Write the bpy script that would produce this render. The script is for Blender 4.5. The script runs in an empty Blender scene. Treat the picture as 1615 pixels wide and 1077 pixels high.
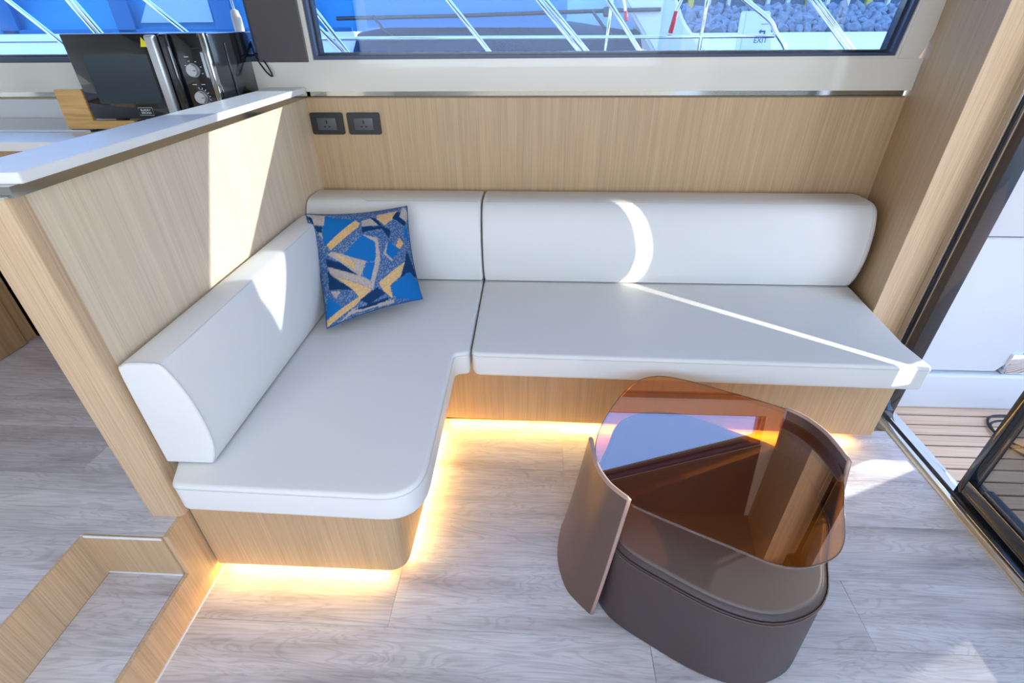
import bpy, bmesh, math, random
import numpy as np
from mathutils import Vector, Matrix
random.seed(7)
sc = bpy.context.scene
COL = sc.collection
R = math.radians

# ------------------------------------------------------------------ camera
cam_d = bpy.data.cameras.new('camera'); cam = bpy.data.objects.new('camera', cam_d); COL.objects.link(cam)
pt, yw, rl = R(-33.0055), R(3.19393), R(-0.51656)
def cam_axis(x, u, f):
    c, s = math.cos(rl), math.sin(rl); X, U = c*x - s*u, s*x + c*u
    c, s = math.cos(pt), math.sin(pt); y, z = c*f - s*U, s*f + c*U
    c, s = math.cos(yw), math.sin(yw); return Vector((c*X - s*y, s*X + c*y, z))
rx, ux, fx = cam_axis(1, 0, 0), cam_axis(0, 1, 0), cam_axis(0, 0, 1)
M = Matrix((rx, ux, -fx)).transposed().to_4x4(); M.translation = Vector((-0.05107, -2.17706, 1.31311))
cam.matrix_world = M
cam_d.sensor_width = 36; cam_d.lens = 786.97/1615*36; cam_d.clip_start = 0.02; cam_d.clip_end = 300
sc.camera = cam

# ------------------------------------------------------------------ world, sun, lamps, exposure
w = bpy.data.worlds.new('world'); sc.world = w; w.use_nodes = True
nt = w.node_tree; nt.nodes.clear()
out = nt.nodes.new('ShaderNodeOutputWorld'); bg = nt.nodes.new('ShaderNodeBackground')
tc = nt.nodes.new('ShaderNodeTexCoord'); sx = nt.nodes.new('ShaderNodeSeparateXYZ'); rp = nt.nodes.new('ShaderNodeValToRGB')
nt.links.new(tc.outputs['Generated'], sx.inputs[0]); nt.links.new(sx.outputs['Z'], rp.inputs[0])
nt.links.new(rp.outputs[0], bg.inputs[0]); nt.links.new(bg.outputs[0], out.inputs[0])
e = rp.color_ramp.elements
e[0].position = 0.0; e[0].color = (0.92, 0.95, 1.0, 1)
e[1].position = 1.0; e[1].color = (0.13, 0.33, 0.85, 1)
k = rp.color_ramp.elements.new(0.3); k.color = (0.34, 0.56, 0.95, 1)
bg.inputs[1].default_value = 4.1

SUN = Vector((2.2, 1.0, 0.8)).normalized()
sd = bpy.data.lights.new('sun', 'SUN'); so = bpy.data.objects.new('sun', sd); COL.objects.link(so)
so.rotation_euler = SUN.to_track_quat('Z', 'Y').to_euler(); so.location = (8, 3, 6)
sd.energy = 9.0; sd.angle = R(0.5); sd.color = (1.0, 0.93, 0.82)

def area(name, loc, rot, sx_, sy_, energy, color):
    l = bpy.data.lights.new(name, 'AREA'); l.shape = 'RECTANGLE'; l.size = sx_; l.size_y = sy_
    l.energy = energy; l.color = color
    o = bpy.data.objects.new(name, l); COL.objects.link(o); o.location = loc; o.rotation_euler = rot
    return o
# unseen fill lights added: cabin ceiling, far-side window, under the cockpit overhang
area('ceiling_fill', (-0.6, -2.2, 1.955), (0, 0, 0), 1.6, 1.0, 9, (1.0, 0.97, 0.93))
area('ceiling_fill', (0.8, -2.6, 1.955), (0, 0, 0), 1.0, 1.0, 5, (1.0, 0.97, 0.93))
area('window_fill', (-0.4, -3.9, 1.35), (R(90), 0, 0), 3.0, 0.9, 38, (0.74, 0.86, 1.0))
area('cockpit_fill', (2.1, -2.5, 1.93), (0, R(52), 0), 0.8, 2.2, 66, (0.76, 0.87, 1.0))

# masked spot added for a reflected sun glint: narrow upright sheet of light
gd = bpy.data.lights.new('sun_glint', 'SPOT'); go = bpy.data.objects.new('sun_glint', gd); COL.objects.link(go)
go.location = (2.726, -2.067, 0.90); tgt = Vector((0.60, -0.589, 0.495)); go.rotation_euler = (tgt-go.location).to_track_quat('-Z', 'Y').to_euler()
gd.spot_size = R(40); gd.spot_blend = 0.0; gd.energy = 4600; gd.shadow_soft_size = 0.004; gd.color = (1, 0.93, 0.82)
gd.use_nodes = True; t = gd.node_tree; em = t.nodes['Emission']
tcn = t.nodes.new('ShaderNodeTexCoord'); sp = t.nodes.new('ShaderNodeSeparateXYZ'); t.links.new(tcn.outputs['Normal'], sp.inputs[0])
def mth(op, a, b):
    n = t.nodes.new('ShaderNodeMath'); n.operation = op
    for i, v in enumerate((a, b)):
        if isinstance(v, (int, float)): n.inputs[i].default_value = v
        else: t.links.new(v, n.inputs[i])
    return n.outputs[0]
az = mth('ABSOLUTE', sp.outputs['Z'], 0)
hx = mth('ABSOLUTE', mth('DIVIDE', sp.outputs['X'], az), 0)
hy = mth('ABSOLUTE', mth('DIVIDE', sp.outputs['Y'], az), 0)
mask = mth('MULTIPLY', mth('LESS_THAN', hx, 0.0055), mth('LESS_THAN', hy, 0.105))
t.links.new(mask, em.inputs['Strength'])

vs = sc.view_settings
vs.view_transform = 'Standard'; vs.look = 'None'; vs.gamma = 1; vs.use_curve_mapping = False; vs.exposure = -0.08

# ------------------------------------------------------------------ materials
MATS = {}
def nodes(name):
    m = bpy.data.materials.new(name); m.use_nodes = True
    t = m.node_tree; b = t.nodes['Principled BSDF']; MATS[name] = m
    return m, t, b
def L(t, a, b): t.links.new(a, b)
def plain(name, col, rough=0.5, metal=0.0, spec=0.5, coat=0.0, bump=0.0, bscale=200.0, var=0.0, emit=None, es=1.0):
    m, t, b = nodes(name)
    b.inputs['Base Color'].default_value = (*col, 1); b.inputs['Roughness'].default_value = rough
    b.inputs['Metallic'].default_value = metal; b.inputs['Specular IOR Level'].default_value = spec
    b.inputs['Coat Weight'].default_value = coat
    if emit: b.inputs['Emission Color'].default_value = (*emit, 1); b.inputs['Emission Strength'].default_value = es
    if bump or var:
        tc = t.nodes.new('ShaderNodeTexCoord'); n = t.nodes.new('ShaderNodeTexNoise'); n.inputs['Scale'].default_value = bscale
        n.inputs['Detail'].default_value = 3; L(t, tc.outputs['Object'], n.inputs['Vector'])
        if bump:
            bp = t.nodes.new('ShaderNodeBump'); bp.inputs['Strength'].default_value = bump; bp.inputs['Distance'].default_value = 0.002
            L(t, n.outputs[0], bp.inputs['Height']); L(t, bp.outputs[0], b.inputs['Normal'])
        if var:
            mx = t.nodes.new('ShaderNodeMix'); mx.data_type = 'RGBA'; mx.inputs[6].default_value = tuple(c*(1-var) for c in col)+(1,)
            mx.inputs[7].default_value = tuple(min(1, c*(1+var)) for c in col)+(1,)
            L(t, n.outputs[0], mx.inputs[0]); L(t, mx.outputs[2], b.inputs['Base Color'])
    return m
def ramp(t, pts):
    r = t.nodes.new('ShaderNodeValToRGB'); el = r.color_ramp.elements
    el[0].position, el[0].color = pts[0][0], (*pts[0][1], 1); el[1].position, el[1].color = pts[-1][0], (*pts[-1][1], 1)
    for p, c in pts[1:-1]:
        k = el.new(p); k.color = (*c, 1)
    return r
def veneer(name, scale, dark, mid, light, rough=0.42):
    """fine straight-grained oak veneer; scale stretches the noise along the grain"""
    m, t, b = nodes(name)
    tc = t.nodes.new('ShaderNodeTexCoord')
    mp = t.nodes.new('ShaderNodeMapping'); mp.inputs['Scale'].default_value = scale
    n = t.nodes.new('ShaderNodeTexNoise'); n.inputs['Scale'].default_value = 1.0; n.inputs['Detail'].default_value = 6; n.inputs['Roughness'].default_value = 0.6
    L(t, tc.outputs['Object'], mp.inputs[0]); L(t, mp.outputs[0], n.inputs['Vector'])
    r = ramp(t, [(0.30, dark), (0.5, mid), (0.72, light)]); L(t, n.outputs[0], r.inputs[0])
    mp2 = t.nodes.new('ShaderNodeMapping'); mp2.inputs['Scale'].default_value = tuple(s*0.12 for s in scale)
    n2 = t.nodes.new('ShaderNodeTexNoise'); n2.inputs['Scale'].default_value = 1.0; n2.inputs['Detail'].default_value = 2
    L(t, tc.outputs['Object'], mp2.inputs[0]); L(t, mp2.outputs[0], n2.inputs['Vector'])
    mx = t.nodes.new('ShaderNodeMix'); mx.data_type = 'RGBA'; mx.blend_type = 'MULTIPLY'; mx.inputs[0].default_value = 0.35
    r2 = ramp(t, [(0.35, (0.72, 0.72, 0.72)), (0.65, (1, 1, 1))]); L(t, n2.outputs[0], r2.inputs[0])
    L(t, r.outputs[0], mx.inputs[6]); L(t, r2.outputs[0], mx.inputs[7]); L(t, mx.outputs[2], b.inputs['Base Color'])
    b.inputs['Roughness'].default_value = rough
    bp = t.nodes.new('ShaderNodeBump'); bp.inputs['Strength'].default_value = 0.15; bp.inputs['Distance'].default_value = 0.001
    L(t, n.outputs[0], bp.inputs['Height']); L(t, bp.outputs[0], b.inputs['Normal'])
    return m
OD, OM, OL = (0.46, 0.30, 0.155), (0.55, 0.37, 0.205), (0.61, 0.43, 0.26)
oak = veneer('oak_veneer_vertical_grain', (520, 520, 5), OD, OM, OL)
oak_lit = veneer('oak_veneer_lit', (420, 420, 4), (0.70, 0.545, 0.37), (0.78, 0.625, 0.44), (0.83, 0.69, 0.51))  # same oak, coloured paler for the light falling on the partition
oak_edge = veneer('oak_lipping', (260, 260, 4.0), (0.50, 0.33, 0.18), (0.62, 0.43, 0.26), (0.70, 0.52, 0.34))
oak_brown = veneer('oak_cabinet', (120, 120, 2.2), (0.36, 0.22, 0.10), (0.46, 0.30, 0.15), (0.55, 0.37, 0.2))
bamboo = veneer('bamboo', (6, 6, 120), (0.50, 0.27, 0.08), (0.62, 0.36, 0.12), (0.72, 0.45, 0.18))

def floor_wood():
    m, t, b = nodes('limed_oak_plank')
    tc = t.nodes.new('ShaderNodeTexCoord'); oi = t.nodes.new('ShaderNodeObjectInfo')
    sc_ = t.nodes.new('ShaderNodeVectorMath'); sc_.operation = 'SCALE'
    cb = t.nodes.new('ShaderNodeCombineXYZ'); L(t, oi.outputs['Random'], cb.inputs[0]); L(t, oi.outputs['Random'], cb.inputs[1])
    L(t, cb.outputs[0], sc_.inputs[0]); sc_.inputs['Scale'].default_value = 37.0
    ad = t.nodes.new('ShaderNodeVectorMath'); ad.operation = 'ADD'; L(t, tc.outputs['Object'], ad.inputs[0]); L(t, sc_.outputs[0], ad.inputs[1])
    # figure: warped rings stretched along the board
    mp = t.nodes.new('ShaderNodeMapping'); mp.inputs['Scale'].default_value = (1.5, 9, 1); L(t, ad.outputs[0], mp.inputs[0])
    n1 = t.nodes.new('ShaderNodeTexNoise'); n1.inputs['Scale'].default_value = 1.4; n1.inputs['Detail'].default_value = 3; n1.inputs['Distortion'].default_value = 1.2
    L(t, mp.outputs[0], n1.inputs['Vector'])
    mul = t.nodes.new('ShaderNodeMath'); mul.operation = 'MULTIPLY'; mul.inputs[1].default_value = 16.0; L(t, n1.outputs[0], mul.inputs[0])
    sn = t.nodes.new('ShaderNodeMath'); sn.operation = 'SINE'; 
    m2 = t.nodes.new('ShaderNodeMath'); m2.operation = 'MULTIPLY'; m2.inputs[1].default_value = 6.0; L(t, mul.outputs[0], m2.inputs[0]); L(t, m2.outputs[0], sn.inputs[0])
    mp3 = t.nodes.new('ShaderNodeMapping'); mp3.inputs['Scale'].default_value = (7, 170, 1); L(t, ad.outputs[0], mp3.inputs[0])
    n3 = t.nodes.new('ShaderNodeTexNoise'); n3.inputs['Scale'].default_value = 1; n3.inputs['Detail'].default_value = 5; L(t, mp3.outputs[0], n3.inputs['Vector'])
    mp4 = t.nodes.new('ShaderNodeMapping'); mp4.inputs['Scale'].default_value = (1.5, 11, 1); L(t, ad.outputs[0], mp4.inputs[0])
    n4 = t.nodes.new('ShaderNodeTexNoise'); n4.inputs['Scale'].default_value = 1; n4.inputs['Detail'].default_value = 4; n4.inputs['Roughness'].default_value = 0.6; L(t, mp4.outputs[0], n4.inputs['Vector'])
    r4 = ramp(t, [(0.25, (0.38, 0.36, 0.40)), (0.42, (0.62, 0.61, 0.65)), (0.6, (0.76, 0.76, 0.81)), (0.8, (0.85, 0.85, 0.90))]); L(t, n4.outputs[0], r4.inputs[0])
    r3 = ramp(t, [(0.3, (0.82, 0.81, 0.81)), (0.55, (1, 1, 1))]); L(t, n3.outputs[0], r3.inputs[0])
    rs = ramp(t, [(0.0, (0.86, 0.85, 0.85)), (0.5, (1, 1, 1))])
    ms = t.nodes.new('ShaderNodeMath'); ms.operation = 'MULTIPLY_ADD'; ms.inputs[1].default_value = 0.5; ms.inputs[2].default_value = 0.5
    L(t, sn.outputs[0], ms.inputs[0]); L(t, ms.outputs[0], rs.inputs[0])
    def mul_(a, c):
        mx = t.nodes.new('ShaderNodeMix'); mx.data_type = 'RGBA'; mx.blend_type = 'MULTIPLY'; mx.inputs[0].default_value = 1
        L(t, a, mx.inputs[6]); L(t, c, mx.inputs[7]); return mx.outputs[2]
    c = mul_(mul_(r4.outputs[0], r3.outputs[0]), rs.outputs[0])
    rr = ramp(t, [(0, (0.88, 0.87, 0.86)), (1, (1.0, 1.0, 1.0))]); L(t, oi.outputs['Random'], rr.inputs[0])
    L(t, mul_(c, rr.outputs[0]), b.inputs['Base Color'])
    b.inputs['Roughness'].default_value = 0.36
    bp = t.nodes.new('ShaderNodeBump'); bp.inputs['Strength'].default_value = 0.25; bp.inputs['Distance'].default_value = 0.0015
    L(t, n3.outputs[0], bp.inputs['Height']); L(t, bp.outputs[0], b.inputs['Normal'])
    return m
fwood = floor_wood()
teak = veneer('teak_plank', (3, 140, 1), (0.70, 0.43, 0.27), (0.82, 0.55, 0.38), (0.90, 0.66, 0.48), 0.7)
leather = plain('white_leather', (0.75, 0.745, 0.72), 0.42, bump=0.18, bscale=700, spec=0.4)
seam_m = plain('leather_seam', (0.62, 0.61, 0.58), 0.6)
brown = plain('brown_leather', (0.060, 0.040, 0.040), 0.42, bump=0.25, bscale=600, spec=0.45)
bronze = plain('bronze_leather', (0.145, 0.092, 0.074), 0.30, bump=0.12, bscale=500, spec=0.6, metal=0.35)
bronze_edge = plain('rose_bronze_edge', (0.46, 0.31, 0.26), 0.4, metal=0.3)
quartz = plain('white_quartz', (0.80, 0.80, 0.78), 0.30, spec=0.3, var=0.07, bscale=9)
gel = plain('white_gelcoat', (0.56, 0.58, 0.61), 0.30, coat=0.2)
gloss_white = plain('cream_gloss_panel', (0.70, 0.66, 0.58), 0.16, coat=0.4)
back_white = plain('white_backsplash', (0.66, 0.68, 0.69), 0.3)
chrome = plain('chrome', (0.85, 0.86, 0.88), 0.06, metal=1.0)
steel = plain('polished_steel_strip', (0.42, 0.44, 0.43), 0.10, metal=1.0)
black_frame = plain('black_frame', (0.012, 0.014, 0.022), 0.25, coat=0.3)
navy_frame = plain('dark_blue_seal', (0.035, 0.055, 0.11), 0.3)
black_gloss = plain('black_gloss', (0.006, 0.009, 0.013), 0.06, coat=0.8)
black_metal = plain('black_sheet_metal', (0.012, 0.014, 0.018), 0.17, coat=0.4)
silver = plain('silver_plastic', (0.55, 0.57, 0.60), 0.32, metal=0.5)
black_plastic = plain('black_plastic', (0.02, 0.02, 0.023), 0.35)
grey_plastic = plain('grey_plastic', (0.085, 0.09, 0.095), 0.4)
hole_m = plain('socket_hole', (0.003, 0.003, 0.003), 0.7)
pillar_m = plain('dark_textured_vinyl', (0.085, 0.072, 0.072), 0.6, bump=0.5, bscale=500)
ceil_m = plain('taupe_headliner', (0.26, 0.20, 0.15), 0.7)
yellow = plain('warning_yellow', (0.85, 0.75, 0.02), 0.5)
print_white = plain('white_print', (0.75, 0.78, 0.8), 0.5)
led = plain('warm_led_strip', (1, 0.8, 0.4), 0.5, emit=(1.0, 0.60, 0.15), es=54.0)
plinth_m = plain('dark_plinth', (0.25, 0.17, 0.10), 0.6)
caulk = plain('black_caulk', (0.012, 0.012, 0.012), 0.6)
trim_m = plain('brushed_trim', (0.62, 0.55, 0.42), 0.3, metal=0.4)
cable_m = plain('black_cable', (0.010, 0.010, 0.018), 0.5)
canvas = plain('blue_canvas', (0.03, 0.25, 0.47), 0.75, var=0.15, bscale=3)
canvas_d = plain('dark_blue_canvas', (0.012, 0.13, 0.30), 0.75)
navy_gel = plain('navy_windscreen', (0.008, 0.02, 0.05), 0.45, spec=0.3)
deck_grey = plain('pale_blue_deck', (0.36, 0.48, 0.66), 0.5, var=0.1, bscale=4)
clearv = plain('pale_blue_vinyl_pane', (0.26, 0.42, 0.66), 0.3)
hull_w = plain('hull_white', (0.80, 0.83, 0.88), 0.35)
red_tape = plain('red_tape', (0.72, 0.03, 0.05), 0.5)
concrete = plain('pale_concrete', (0.50, 0.52, 0.55), 0.8, var=0.06, bscale=8)
stone_m = plain('grey_boulder', (0.24, 0.26, 0.29), 0.9, var=0.6, bscale=1.5)
shed_m = plain('blue_grey_sheet', (0.09, 0.14, 0.19), 0.6, var=0.2, bscale=2)
post_y = plain('yellow_post', (0.62, 0.50, 0.12), 0.6)
post_w = plain('white_post', (0.7, 0.7, 0.68), 0.6)
sign_blue = plain('dark_blue_lettering', (0.01, 0.04, 0.14), 0.5)
wood_float = plain('fender_tan', (0.62, 0.47, 0.34), 0.6)

def glass_mat(name, tint, refl=None, rough=0.0, ior=1.5):
    m = bpy.data.materials.new(name); m.use_nodes = True; t = m.node_tree; t.nodes.clear()
    o = t.nodes.new('ShaderNodeOutputMaterial'); tr = t.nodes.new('ShaderNodeBsdfTransparent'); tr.inputs[0].default_value = (*tint, 1)
    g = t.nodes.new('ShaderNodeBsdfGlossy'); g.inputs['Roughness'].default_value = rough; g.inputs[0].default_value = (1, 1, 1, 1)
    lw = t.nodes.new('ShaderNodeLayerWeight'); lw.inputs['Blend'].default_value = 0.5
    pw = t.nodes.new('ShaderNodeMath'); pw.operation = 'POWER'; pw.inputs[1].default_value = 5.0; L(t, lw.outputs['Facing'], pw.inputs[0])
    f0 = refl if refl else ((ior-1)/(ior+1))**2
    ma = t.nodes.new('ShaderNodeMath'); ma.operation = 'MULTIPLY_ADD'; ma.inputs[1].default_value = 1-f0; ma.inputs[2].default_value = f0; L(t, pw.outputs[0], ma.inputs[0])
    mx = t.nodes.new('ShaderNodeMixShader'); L(t, ma.outputs[0], mx.inputs[0]); L(t, tr.outputs[0], mx.inputs[1]); L(t, g.outputs[0], mx.inputs[2]); L(t, mx.outputs[0], o.inputs[0])
    return m
win_glass = glass_mat('window_glass', (0.78, 0.86, 0.94), ior=1.3)
door_glass = glass_mat('smoked_door_glass', (0.55, 0.56, 0.55), ior=1.45)
amber = glass_mat('amber_glass', (0.93, 0.54, 0.16), refl=0.21, ior=1.6)

# ------------------------------------------------------------------ mesh helpers
def tag(o, label=None, cat=None, group=None, kind=None):
    if label: o['label'] = label
    if cat: o['category'] = cat
    if group: o['group'] = group
    if kind: o['kind'] = kind
    return o
def attach(o, parent):
    if parent is not None:
        o.parent = parent
        m = Matrix.Identity(4)
        p = parent; chain = []
        while p is not None: chain.append(p); p = p.parent
        for q in reversed(chain): m = m @ q.matrix_parent_inverse @ q.matrix_basis
        o.matrix_parent_inverse = m.inverted()
def link(name, me, mat, parent=None, smooth=False):
    o = bpy.data.objects.new(name, me); COL.objects.link(o)
    if mat: me.materials.append(mat)
    if smooth:
        for p in me.polygons: p.use_smooth = True
        if smooth == 'auto': me.set_sharp_from_angle(angle=R(40))
    attach(o, parent)
    return o
def empty(name, loc, label, cat, group=None):
    o = bpy.data.objects.new(name, None); COL.objects.link(o); o.location = loc; o.empty_display_size = 0.05
    return tag(o, label, cat, group)
def from_py(name, vs_, fs, mat, parent=None, smooth=False):
    me = bpy.data.meshes.new(name); me.from_pydata([tuple(v) for v in vs_], [], fs)
    bm = bmesh.new(); bm.from_mesh(me); bmesh.ops.recalc_face_normals(bm, faces=bm.faces[:]); bm.to_mesh(me); bm.free()
    return link(name, me, mat, parent, smooth)
def bm_obj(name, bm, mat, parent=None, smooth=False):
    me = bpy.data.meshes.new(name); bmesh.ops.recalc_face_normals(bm, faces=bm.faces[:]); bm.to_mesh(me); bm.free()
    return link(name, me, mat, parent, smooth)
def add_box(bm, x0, x1, y0, y1, z0, z1, bev=0.0, seg=2):
    r = bmesh.ops.create_cube(bm, size=1, matrix=Matrix.Translation(((x0+x1)/2, (y0+y1)/2, (z0+z1)/2)) @ Matrix.Diagonal((x1-x0, y1-y0, z1-z0, 1)))
    if bev:
        es = list({e for v in r['verts'] for e in v.link_edges})
        bmesh.ops.bevel(bm, geom=es, offset=bev, segments=seg, affect='EDGES', profile=0.5)
def box(name, x0, x1, y0, y1, z0, z1, mat, parent=None, bev=0.0, seg=2):
    bm = bmesh.new(); add_box(bm, x0, x1, y0, y1, z0, z1, bev, seg)
    return bm_obj(name, bm, mat, parent, 'auto' if bev else False)
def prism(name, poly, z0, z1, mat, parent=None, axis='z', bev=0.0):
    n = len(poly)
    def P(p, h): return {'z': (p[0], p[1], h), 'y': (p[0], h, p[1]), 'x': (h, p[0], p[1])}[axis]
    bm = bmesh.new(); a = [bm.verts.new(P(p, z0)) for p in poly]; b = [bm.verts.new(P(p, z1)) for p in poly]
    bm.faces.new(a); bm.faces.new(b[::-1])
    for i in range(n): bm.faces.new((a[i], a[(i+1) % n], b[(i+1) % n], b[i]))
    bmesh.ops.recalc_face_normals(bm, faces=bm.faces[:])
    if bev: bmesh.ops.bevel(bm, geom=bm.edges[:], offset=bev, segments=2, affect='EDGES')
    return bm_obj(name, bm, mat, parent, 'auto' if bev else False)
def round_poly(pts, rad, seg=6):
    """polygon corners replaced with arcs; rad may be a list"""
    n = len(pts); o = []
    for i in range(n):
        r = rad[i] if isinstance(rad, (list, tuple)) else rad
        p = Vector(pts[i]); a = (Vector(pts[i-1])-p); b = (Vector(pts[(i+1) % n])-p)
        if r <= 0: o.append(tuple(p)); continue
        an = a.angle(b); d = r/math.tan(an/2); d = min(d, a.length*0.48, b.length*0.48)
        A = p + a.normalized()*d; B = p + b.normalized()*d
        for k in range(seg+1):
            t = k/seg; q = A*(1-t)**2 + p*2*t*(1-t) + B*t*t
            o.append(tuple(q))
    return o
def catmull(pts, closed=True, sub=6):
    n = len(pts); o = []
    rng = range(n) if closed else range(n-1)
    for i in rng:
        g = lambda j: Vector(pts[j % n]) if closed else Vector(pts[max(0, min(n-1, j))])
        p0, p1, p2, p3 = g(i-1), g(i), g(i+1), g(i+2)
        for k in range(sub):
            t = k/sub
            o.append(tuple(0.5*((2*p1)+(p2-p0)*t+(2*p0-5*p1+4*p2-p3)*t*t+(3*p1-p0-3*p2+p3)*t**3)))
    if not closed: o.append(tuple(pts[-1]))
    return o
def inset2(outl, d):
    n = len(outl); res = []
    A = sum(outl[i][0]*outl[(i+1) % n][1]-outl[(i+1) % n][0]*outl[i][1] for i in range(n))
    s = 1 if A > 0 else -1
    for i in range(n):
        p = Vector(outl[i]); a = (p-Vector(outl[i-1])); b = (Vector(outl[(i+1) % n])-p)
        if a.length < 1e-9 or b.length < 1e-9: res.append(tuple(p)); continue
        a.normalize(); b.normalize()
        na = Vector((-a.y, a.x))*s; nb = Vector((-b.y, b.x))*s
        m = na+nb
        if m.length < 1e-6: m = na
        m.normalize(); c = max(0.5, m.dot(na)); res.append(tuple(p+m*(d/c)))
    return res
def loft(name, outl, z0, z1, rb, rt, mat, parent=None, fmap=None, crown=0.0, seg=5, scale_bottom=None, ring_fn=None):
    """soft slab: outline extruded z0..z1 with rounded rims (rb bottom, rt top) and a slight crown"""
    rings = []
    for k in range(seg+1):
        a = (math.pi/2)*k/seg
        rings.append((rb*(1-math.sin(a)), z0+rb*(1-math.cos(a))))
    for k in range(seg+1):
        a = (math.pi/2)*k/seg
        rings.append((rt*(1-math.cos(a)), z1-rt+rt*math.sin(a)))
    if crown: rings += [(rt*2.2, z1+crown*0.5), (rt*4.0, z1+crown)]
    bm = bmesh.new(); prev = None; first = None
    for d, z in rings:
        o2 = inset2(outl, d) if abs(d) > 1e-9 else outl
        vsr = []
        for p in o2:
            q = (p[0], p[1], z)
            if ring_fn: q = ring_fn(q)
            vsr.append(bm.verts.new(fmap(q) if fmap else q))
        if prev:
            for i in range(len(vsr)):
                j = (i+1) % len(vsr); bm.faces.new((prev[i], prev[j], vsr[j], vsr[i]))
        else: first = vsr
        prev = vsr
    bm.faces.new(first[::-1]); bm.faces.new(prev)
    return bm_obj(name, bm, mat, parent, 'auto')
def add_tube(bm, pts, r, seg=8, closed=False, cap=True):
    pts = [Vector(p) for p in pts]; n = len(pts); rings = []; up = None
    for i in range(n):
        if closed: t = pts[(i+1) % n]-pts[i-1]
        else: t = pts[min(n-1, i+1)]-pts[max(0, i-1)]
        t.normalize()
        if up is None:
            up = Vector((0, 0, 1)) if abs(t.z) < 0.9 else Vector((1, 0, 0))
        x = up.cross(t)
        if x.length < 1e-5: x = Vector((1, 0, 0)).cross(t)
        x.normalize(); y = t.cross(x); up = y
        rr = r[i] if isinstance(r, (list, tuple)) else r
        rings.append([bm.verts.new(pts[i]+x*math.cos(2*math.pi*k/seg)*rr+y*math.sin(2*math.pi*k/seg)*rr) for k in range(seg)])
    for i in range(n if closed else n-1):
        a, b = rings[i], rings[(i+1) % n]
        for k in range(seg): bm.faces.new((a[k], a[(k+1) % seg], b[(k+1) % seg], b[k]))
    if not closed and cap: bm.faces.new(rings[0][::-1]); bm.faces.new(rings[-1])
def tube(name, pts, r, mat, parent=None, seg=8, closed=False):
    bm = bmesh.new(); add_tube(bm, pts, r, seg, closed); return bm_obj(name, bm, mat, parent, True)
def seam(name, pts, parent, mat=None, r=0.0011, closed=False):
    return tube(name, pts, r, mat or seam_m, parent, 5, closed)
def text(name, s, size, loc, rot, mat, parent=None, extrude=0.0004, sx_=1.0):
    c = bpy.data.curves.new(name, 'FONT'); c.body = s; c.size = size; c.extrude = extrude; c.align_x = 'CENTER'; c.align_y = 'CENTER'
    o = bpy.data.objects.new(name, c); COL.objects.link(o)
    dg = bpy.context.evaluated_depsgraph_get(); me = bpy.data.meshes.new_from_object(o.evaluated_get(dg))
    bpy.data.objects.remove(o); me.name = name
    me.transform(Matrix.Translation(loc) @ rot @ Matrix.Diagonal((sx_, 1, 1, 1)))
    me.materials.clear()
    return link(name, me, mat, parent)
FACE_Y = Matrix.Rotation(R(90), 4, 'X')      # text plane facing -y

# ================================================================== SETTING
FW = -0.174   # face of the back wall
PX = -0.925   # face of the partition
FZ = 0.267    # raised galley floor
FRY = -1.41   # end of the partition
# floor and its planks
fl = tag(box('floor', -0.93, 1.31, -3.9, -0.70, -0.05, -0.012, plinth_m), kind='structure')
def planks(parent, x0, x1, y0, y1, ztop, wd, ln, seam_y, joints, th=0.012, mat=fwood):
    """boards running along x between y0..y1, each an object"""
    k = math.floor((y0-seam_y)/wd); y = seam_y+k*wd; i = 0
    while y < y1:
        ya, yb = max(y, y0), min(y+wd, y1)
        if yb-ya > 0.004:
            j = joints.get(round(y, 2), None)
            if j is None: j = x0+(0.37+0.61*i) % ln
            xs = [x0]; x = j-ln*math.ceil((j-x0)/ln)
            while x < x1:
                if x > x0+0.02 and x < x1-0.02: xs.append(x)
                x += ln
            xs.append(x1)
            for a, b in zip(xs[:-1], xs[1:]):
                box('plank', a+0.0003, b-0.0003, ya+0.0003, yb-0.0003, ztop-th, ztop, mat, parent, 0.0006, 1)
        y += wd; i += 1
planks(fl, -0.93, 1.27, -3.4, -0.72, 0.0, 0.183, 1.22, -0.969, {-0.97: 0.055, -1.52: -0.415, -1.15: 0.62, -1.34: -0.75+0.9, -1.7: 0.25})
# raised galley floor
gf = tag(box('floor', -2.6, -0.94, -1.467, FW, 0.02, FZ-0.012, plinth_m), kind='structure')
planks(gf, -2.6, -0.932, -1.467, -0.6, FZ, 0.183, 1.22, -1.467, {-1.47: -1.75, -1.28: -1.3})
gf2 = tag(box('floor', -2.6, -1.15, -3.9, -1.467, 0.02, FZ-0.012, plinth_m), kind='structure')
planks(gf2, -2.6, -1.143, -3.4, -1.467, FZ, 0.183, 1.22, -1.467, {})

# back wall veneer
wb = tag(box('wall_back', -2.6, 1.24, FW, FW+0.10, 0.0, 1.071, oak), kind='structure')
# partition between saloon and galley (rounded front edge)
pp = round_poly([(PX, FW), (PX, FRY), (-1.005, FRY), (-1.005, FW)], [0, 0.022, 0.004, 0], 6)
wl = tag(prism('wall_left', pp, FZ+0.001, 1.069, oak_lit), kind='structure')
prism('edge_lipping', round_poly([(PX+0.0012, -1.372), (PX+0.0012, FRY-0.0012), (-1.006, FRY-0.0012), (-1.006, -1.40)], [0, 0.023, 0.003, 0], 6), FZ+0.0012, 1.0685, oak_edge, wl)
# panel below, between floor and galley floor, beside the bench
ws = tag(box('wall_left_lower', -0.94, PX-0.004, -3.9, FW, 0.0, 0.1185, oak_edge), kind='structure')
box('panel', -0.94, PX-0.004, -1.468, FW, 0.1185, FZ+0.0005, oak_edge, ws)
box('floor_trim', PX-0.004, PX-0.0015, -3.4, -1.372, 0.0, 0.006, print_white, ws)
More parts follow.
